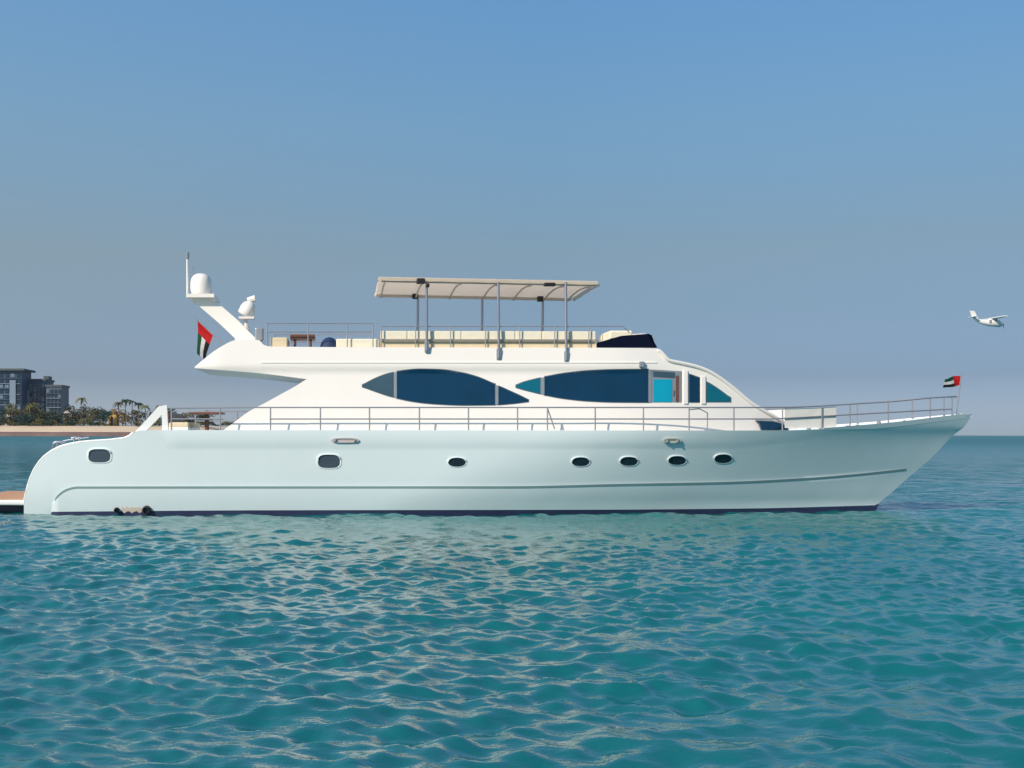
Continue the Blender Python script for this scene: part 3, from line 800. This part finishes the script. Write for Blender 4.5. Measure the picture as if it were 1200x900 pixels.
def rail(name, paths, stanch, r, m, parent, rs=None):
    """paths: list of polylines, stanch: list of (top, foot); both mirrored to the far side by the caller"""
    bm = bmesh.new()
    for p in paths: tube(bm, p, r, 8)
    o = obj(name, bm, m, parent, smooth=True)
    for a, b in stanch:
        bm = bmesh.new(); tube(bm, [a, b], rs or r, 8); obj('stanchion', bm, m, o, smooth=True)
    return o
def mir(p): return Vector((p.x, -p.y, p.z))
RT = curve([(197, 478.3), (317, 477.5), (905, 477.5), (945, 476.6), (1000, 473.5), (1050, 470.3), (1090, 466.5), (1118, 464.6)])
def rby(px): return max(.12, sheer_b(px)-.10)
def rp(px, py): return at(px, py, -rby(px))
for f in (lambda p: p, mir):
    top1 = [f(rp(x, RT(x))) for x in lin(199, 905, 40)]+[f(rp(x, RT(x))) for x in lin(915, 1117, 22)]
    tops = [top1, [f(rp(x, 491)) for x in lin(316, 905, 30)]+[f(rp(x, 491-(x-905)*.055)) for x in lin(915, 1115, 20)]]
    aft2 = [f(rp(x, 491)) for x in lin(200, 262, 4)]
    sts = [(f(rp(x, RT(x))), f(rp(x, SHEER(x)+2.5))) for x in (201, 258, 317, 375.5, 433, 491.5, 549, 606.5, 641.5, 697.5, 754, 807.5, 860, 917, 963, 996, 1041, 1090, 1115.5)]
    g = rail('guard_rail', tops+[aft2], sts, .021, M_steelpaint, yacht, .023)
    bm = bmesh.new()      # canvas weather cloth laced to the rail
    prev = None
    for x in lin(919.5, 980, 8):
        ring = [bm.verts.new(f(at(x, y, -(rby(x)-.03+o)))) for y, o in ((RT(x)+1.8, 0), (501.5, 0), (501.5, -.02), (RT(x)+1.8, -.02))]
        if prev:
            for k in range(4): bm.faces.new((prev[k], prev[(k+1) % 4], ring[(k+1) % 4], ring[k]))
        else: bm.faces.new(ring[::-1])
        prev = ring
    bm.faces.new(prev); recalc(bm); obj('weather_cloth', bm, M_canvasw, g)
# gate brace in the midship rail and grab rail at the wheelhouse door
bm = bmesh.new(); tube(bm, [rp(641.5, 478), rp(650, 503)], .02, 8); tube(bm, [rp(807.5, 480), rp(820, 479), rp(829, 484), rp(829, 504)], .02, 8); obj('rail_gate', bm, M_steelpaint, yacht, smooth=True)
# pulpit cross bar
bm = bmesh.new(); a = rp(1117, RT(1117)); tube(bm, [a, Vector((a.x+.25, 0, a.z)), mir(a)], .021, 8); obj('pulpit_bar', bm, M_steelpaint, yacht, smooth=True)

# flybridge rails
for f in (lambda p: p, mir):
    yy = -2.02
    t1 = [f(at(x, 379, yy)) for x in lin(312, 438, 6)]; t2 = [f(at(x, 389, yy)) for x in lin(312, 438, 6)]
    t3 = [f(at(x, 382.5, yy-.05)) for x in lin(446, 730, 10)]+[f(at(738, 390, yy-.05))]
    t4 = [f(at(x, 399, yy-.05)) for x in lin(446, 694, 10)]
    st = [(f(at(x, 379, yy)), f(at(x, 408, yy))) for x in (313, 361, 407, 437)]+[(f(at(x, 382.5, yy-.05)), f(at(x, 409, yy-.05))) for x in (447, 487, 528, 569, 609, 650, 690)]
    rail('flybridge_rail', [t1, t2, t3, t4], st, .016, M_steelpaint, sup, .018)

# ---------------- canopy
YN = -2.02
cano = None
bm = bmesh.new()
xs = lin(446, 701, 14); ts = lin(-1, 1, 12)
grid = []
for i, x in enumerate(xs):
    sag = .03*math.cos(i*math.pi)
    row = []
    for t in ts:
        p = at(x, 326.5+(x-446)*.020, YN); fx = .22*(1-t*t)*max(0, (i-9)/5)
        row.append(bm.verts.new((p.x+fx, t*2.05, p.z+.16*(1-t*t)+sag*(1-abs(t))*.3)))
    grid.append(row)
for a, b in zip(grid, grid[1:]):
    for j in range(len(ts)-1): bm.faces.new((a[j], b[j], b[j+1], a[j+1]))
bmesh.ops.solidify(bm, geom=bm.faces[:], thickness=.05); recalc(bm)
cano = obj('canopy', bm, M_canvas, sup, smooth=True, angle=50)
for sg in (1, -1):      # scalloped valance hanging along the edge
    bm = bmesh.new(); prev = None
    for i, x in enumerate(lin(444, 701, 56)):
        y = 324.3+(x-446)*.020; d = 3.8+.7*abs(math.sin(i*math.pi/8))
        e = min(1, (x-441)/12)
        p = at(x, y, YN-.03); q = at(x-2*(1-e), y+d, YN-.03)
        ring = [bm.verts.new((p.x, p.y*sg, p.z)), bm.verts.new((q.x, q.y*sg, q.z)), bm.verts.new((q.x, (q.y+.03)*sg, q.z)), bm.verts.new((p.x, (p.y+.03)*sg, p.z))]
        if prev:
            for k in range(4): bm.faces.new((prev[k], prev[(k+1) % 4], ring[(k+1) % 4], ring[k]))
        else: bm.faces.new(ring[::-1])
        prev = ring
    bm.faces.new(prev)
    recalc(bm); obj('canopy_valance', bm, M_canvas, cano)
for x0, s1 in ((446, -1), (701, 1)):      # end valances
    bm = bmesh.new(); p = at(x0, 326.5+(x0-446)*.020, YN)
    top = [Vector((p.x+(.22*(1-t*t) if s1 > 0 else 0), t*2.04, p.z+.16*(1-t*t)-.004)) for t in ts]
    vs = [[bm.verts.new(v) for v in top], [bm.verts.new(v+Vector((s1*.06, 0, -.11-.01*math.cos(i*math.pi)))) for i, v in enumerate(top)]]
    for j in range(len(ts)-1): bm.faces.new((vs[0][j], vs[0][j+1], vs[1][j+1], vs[1][j]))
    bmesh.ops.solidify(bm, geom=bm.faces[:], thickness=.02); recalc(bm); obj('canopy_valance', bm, M_canvas, cano, smooth=True)
bm = bmesh.new()
for x in (452, 486+11, 541, 584, 624, 663, 694):
    p = at(x, 330.5+(x-446)*.020, YN)
    tube(bm, [(p.x, -2.0, p.z), (p.x, -1, p.z+.09), (p.x, 0, p.z+.13), (p.x, 1, p.z+.09), (p.x, 2.0, p.z)], .03, 8)
for y in (-1.98, 1.98):
    p0 = at(447, 329.5, YN); p1 = at(699, 334.5, YN); tube(bm, [(p0.x, y, p0.z), (p1.x, y, p1.z)], .028, 8)
obj('canopy_frame', bm, M_frame, cano, smooth=True)
for x, yf in ((500, 411), (584, 419.5), (663, 422.5)):
    for sg in (1, -1):
        p = at(x, 331, YN-.02); q = at(x, yf, -(sb(x, 415)+.06))
        q = Vector((p.x, q.y, at(x, yf, q.y).z))
        bm = bmesh.new(); tube(bm, [(p.x, p.y*sg, p.z), (p.x, (p.y*.6+q.y*.4)*sg, p.z*.55+q.z*.45), (q.x, q.y*sg, q.z)], .042, 10); obj('canopy_post', bm, M_steel, cano, smooth=True)
        bm = bmesh.new(); box(bm, (q.x, (q.y+.02)*sg, q.z+.12), (.14, .06, .34), bevel=.015); obj('post_bracket', bm, M_greyframe, cano)
# black speakers and lamps on the canopy
def speaker(px, py, Y, s):
    p = at(px, py, Y); bm = bmesh.new(); box(bm, p, s, bevel=.03); o = obj('speaker', bm, M_black, cano)
speaker(493, 329.5, -2.14, (.26, .2, .17)); speaker(501, 334.5, -2.14, (.12, .12, .12)); speaker(644, 333.5, -2.14, (.36, .16, .11))
speaker(486.5, 347, 1.95, (.20, .2, .20)); speaker(633, 350, 1.95, (.20, .2, .20))

# ---------------- radar mast
bm = bmesh.new()
def ms(x, y, Y): return at(x, y, Y)
for y0, y1 in ((-.62, -.42), (.42, .62)):
    o1 = [at(x, y, -.6) for x, y in ((222, 346), (238, 345), (260, 359), (280, 376.5), (299, 396), (304, 408), (270, 408), (276, 397), (257, 379), (236, 361), (226, 352))]
    prism(bm, [Vector((p.x, y0, p.z)) for p in o1], (0, y1-y0, 0))
o1 = [at(x, y, -.6) for x, y in ((220, 345.5), (252, 345.5), (252, 349.5), (220, 349.5))]
prism(bm, [Vector((p.x, -.9, p.z)) for p in o1], (0, 1.8, 0))
o1 = [at(x, y, -.6) for x, y in ((262, 362), (276, 374), (272, 380), (257, 367))]
prism(bm, [Vector((p.x, -.43, p.z)) for p in o1], (0, .86, 0))
recalc(bm); mast = obj('radar_mast', bm, M_white, sup)
bm = bmesh.new(); p = at(235.5, 346, 0); k = .0277; rr = 13*k*.98; hh = (346-320)*k
lathe(bm, (p.x, 0, p.z), [(rr*.8, -.01), (rr*.92, .06), (rr, hh*.3), (rr, hh*.55), (rr*.93, hh*.74), (rr*.74, hh*.89), (rr*.45, hh*.975), (.02, hh)], 28)
obj('radome', bm, M_white, mast, smooth=True, angle=60)
bm = bmesh.new(); p = at(219.5, 349, 0); q = at(219.5, 301, 0); tube(bm, [p, q], .034, 8); whip = obj('antenna', bm, M_canvasw, mast, smooth=True)
bm = bmesh.new(); tube(bm, [q-Vector((0, 0, .06)), q+Vector((0, 0, .14))], .06, 10); obj('anchor_light', bm, M_greyframe, whip, smooth=True)
bm = bmesh.new(); tube(bm, [at(226, 346, .3), at(226, 312, .3)], .014, 6); obj('antenna', bm, M_greyframe, mast, smooth=True)
# tilted small dome on a bracket
rot = Matrix.Rotation(R(28), 3, 'Y'); p = at(286, 370, -.1); bm = bmesh.new()
lathe(bm, p, [(.20, 0), (.25, .05), (.26, .26), (.22, .40), (.12, .50), (.02, .53)], 20, rot)
dome = obj('satellite_dome', bm, M_white, mast, smooth=True, angle=60)
bm = bmesh.new(); a = at(285, 371, -.1); b = at(297, 371, -.1); c = at(294, 400, -.1); tube(bm, [at(287, 369, -.1), at(289, 384, -.1), c], .07, 8); box(bm, (a.x+.12, -.1, a.z-.05), (.5, .4, .07)); obj('dome_bracket', bm, M_canvasw, dome)
bm = bmesh.new(); tube(bm, [at(290, 352, -.1), at(299, 350, -.1)], .09, 10, .12); obj('horn', bm, M_canvasw, dome, smooth=True)
bm = bmesh.new(); p = at(304, 392, -1.2); box(bm, p, (.26, .3, .42), bevel=.04); obj('life_ring_locker', bm, M_greyframe, sup)

# ------------------------------------------------------------------ loose things aboard
def deck_z(px): return at(px, SHEER(px), -sheer_b(px)).z-.10
dz = deck_z(240)
a = at(223, 484.5, -1.0); b = at(262, 484.5, -1.0); cx = (a.x+b.x)/2
t = root_at('deck_table', (cx, -1.0, dz), 'brown pedestal table on the aft deck of the yacht', 'table')
bm = bmesh.new(); box(bm, (cx, -1.0, a.z), (b.x-a.x, 1.0, .07), bevel=.02); obj('tabletop', bm, M_brown, t)
bm = bmesh.new(); tube(bm, [(cx, -1.0, dz+.02), (cx, -1.0, a.z-.03)], .07, 12); lathe(bm, (cx, -1, dz), [(.32, 0), (.32, .03), (.08, .06)], 20); obj('pedestal', bm, M_brown, t, smooth=True)
a = at(200, 495, -.6); b = at(226, 495, -.6); cx = (a.x+b.x)/2
t = root_at('deck_sofa', (cx, -.2, dz), 'tan cushioned sofa across the aft deck left of the brown table', 'sofa')
bm = bmesh.new(); box(bm, (cx, -.2, dz+.10), (b.x-a.x, 3.0, .2), bevel=.02); obj('base', bm, M_white, t)
bm = bmesh.new()
for i in range(3): box(bm, (cx+.05, -1.2+i*1.0, dz+.27), (b.x-a.x-.1, .97, .16), bevel=.04)
obj('seat', bm, M_beige, t)
bm = bmesh.new(); box(bm, (a.x+.06, -.2, dz+.48), (.14, 3.0, .34), bevel=.04); obj('backrest', bm, M_brown, t)
# flybridge table and cushion
fz = at(350, 406, -2.2).z-.32
a = at(340, 395, -1.5); b = at(369, 395, -1.5); cx = (a.x+b.x)/2
t = root_at('coffee_table', (cx, -1.2, fz), 'low brown wooden table on the flybridge behind the mast', 'table')
bm = bmesh.new(); box(bm, (cx, -1.2, a.z), (b.x-a.x, .8, .16), bevel=.02); obj('tabletop', bm, M_brown, t)
for dx_ in (-.25, .25):
    for dy_ in (-.3, .3):
        bm = bmesh.new(); box(bm, (cx+dx_, -1.2+dy_, (fz+a.z-.08)/2), (.06, .06, a.z-.08-fz)); obj('leg', bm, M_brown, t)
p = at(386, 396, -1.5); bm = bmesh.new(); h = p.z-fz
lathe(bm, (p.x, -1.5, fz), [(.26, 0), (.34, .06), (.31, h*.5), (.25, h*.8), (.14, h*.98), (.03, h+.02)], 20)
o = obj('bean_bag', bm, M_navy, None, smooth=True, angle=60); o['label'] = 'round dark navy bean bag between the brown table and cream sun pad'; o['category'] = 'bean bag'

# flags
def flag(name_loc, label, A, B, fly, drop, parts, staff, fold=0.0):
    """A->B is the hoist edge along the staff; the cloth streams along fly and sags by drop"""
    r = root_at('national_flag', name_loc, label, 'flag', 'flags flown by the yacht')
    bm = bmesh.new(); tube(bm, staff, .018, 8); obj('staff', bm, M_steelpaint, r, smooth=True)
    def P(u, v):
        base = A.lerp(B, v*(1-fold*min(1, u*1.2))); w = math.sin(u*5.2+v*2.2)*.07*min(1, u*3)
        return base+fly*u+drop*(u**1.5)+Vector((0, w, w*.3))
    for nm, m, u0, u1, v0, v1 in parts:
        bm = bmesh.new(); nu = max(2, int((u1-u0)*14)); nv = 3
        g = [[bm.verts.new(P(u, v)) for v in lin(v0, v1, nv)] for u in lin(u0, u1, nu)]
        for a, b in zip(g, g[1:]):
            for j in range(nv): bm.faces.new((a[j], a[j+1], b[j+1], b[j]))
        bmesh.ops.solidify(bm, geom=bm.faces[:], thickness=.006); recalc(bm); obj(nm, bm, m, r, smooth=True)
UAE = [('red_band', M_red, 0, .42, 0, 1), ('green_stripe', M_green, .42, 1, 0, .34), ('white_stripe', M_fwhite, .42, 1, .34, .66), ('black_stripe', M_fblack, .42, 1, .66, 1)]
Yf = -.0
A = at(231.5, 375, Yf); B = at(250, 392, Yf)
dn = at(231.5, 414, Yf)-at(236, 375, Yf)
flag(at(262, 408, Yf), 'drooping red, green, white and black flag on a raked staff at the flybridge stern', A, B, Vector((.05, 0, dn.z*.78)), Vector((-.06, 0, dn.z*.22)), UAE, [at(262, 404, Yf), at(230, 374, Yf)], .45)
A = at(1126, 440.5, 0); B = at(1126, 451.5, 0)
flag(at(1118, 488, 0), 'small red, green, white and black flag flying from the bow jackstaff', A, B, Vector((-.56, 0, 0)), Vector((0, 0, -.10)),
     [('red_band', M_red, 0, .42, 0, 1)]+UAE[1:], [at(1121, 486, 0), at(1126.6, 438, 0)])

# ------------------------------------------------------------------ small aircraft
def plane():
    D = 392.0
    O = at(1152, 377, D)
    r = root_at('light_aircraft', O, 'tiny white light aircraft with raised tail flying low in the sky beyond the bow', 'aircraft')
    k = (D-CY)/F
    def P(px, py, y=0): p = at(px, py, D); return Vector((p.x, D+y, p.z))
    M_pl = mat('aircraft_white', (.82, .80, .80), .35, var=.04); M_pg = mat('aircraft_grey', (.30, .27, .27), .4, var=.1)
    sec = [(1139.5, 371.5, .25), (1144, 375, .55), (1150, 377, .8), (1156, 378, 1.0), (1161, 377.8, 1.35), (1166, 377.8, 1.45), (1171, 379.5, 1.15), (1175, 380.5, .45)]
    bm = bmesh.new(); rings = []
    for x, y, rad in sec:
        c = P(x, y); rings.append([bm.verts.new(c+Vector((0, math.cos(a)*rad*.9, math.sin(a)*rad*1.12))) for a in [2*math.pi*i/14 for i in range(14)]])
    for a, b in zip(rings, rings[1:]):
        for i in range(14): bm.faces.new((a[i], a[(i+1) % 14], b[(i+1) % 14], b[i]))
    bm.faces.new(rings[0]); bm.faces.new(rings[-1]); recalc(bm); body = obj('fuselage', bm, M_pl, r, smooth=True)
    bm = bmesh.new(); prism(bm, [P(*q) for q in ((1136.5, 364), (1142, 364.5), (1147, 374.5), (1139.5, 373))], (0, .25, 0)); recalc(bm); obj('tail_fin', bm, M_pl, r)
    bm = bmesh.new(); a = P(1138.5, 371.5); prism(bm, [a+Vector(v) for v in ((0, -2.4, 0), (1.3, -2.2, -.1), (1.6, 2.2, -.1), (0, 2.4, 0))], (0, 0, .16)); recalc(bm); obj('tailplane', bm, M_pl, r)
    bm = bmesh.new(); a = P(1160, 373.6)
    prism(bm, [a+Vector(v) for v in ((.3, -8, .1), (2.0, -8, .1), (2.6, 0, 0), (2.0, 8, .1), (.3, 8, .1), (-.1, 0, 0))], (0, 0, .3)); recalc(bm); obj('wing', bm, M_pl, r)
    bm = bmesh.new(); box(bm, P(1159, 377, -1.05), (.8, .3, 1.1)); box(bm, P(1165, 376, -1.15), (.8, .2, .5)); obj('cabin_window', bm, M_pg, r)
    bm = bmesh.new(); c = P(1176, 380.6); box(bm, c, (.08, .25, 2.6)); lathe(bm, c, [(.3, -.1), (.05, .5)], 10, Matrix.Rotation(R(90), 3, 'Y')); obj('propeller', bm, M_pg, r)
plane()

# ------------------------------------------------------------------ haze
def haze():
    bm = bmesh.new(); box(bm, (0, 3000, 88), (19000, 8600, 184)); o = obj('haze', bm, [])
    m = bpy.data.materials.new('haze_air'); m.use_nodes = True; t = m.node_tree; t.nodes.clear()
    ou = t.nodes.new('ShaderNodeOutputMaterial'); v = t.nodes.new('ShaderNodeVolumePrincipled')
    v.inputs['Color'].default_value = (.80, .88, 1.0, 1); v.inputs['Density'].default_value = HAZE; v.inputs['Anisotropy'].default_value = 0.0
    t.links.new(v.outputs[0], ou.inputs['Volume']); o.data.materials.append(m); o['kind'] = 'stuff'
HAZE = 0.000035
haze()
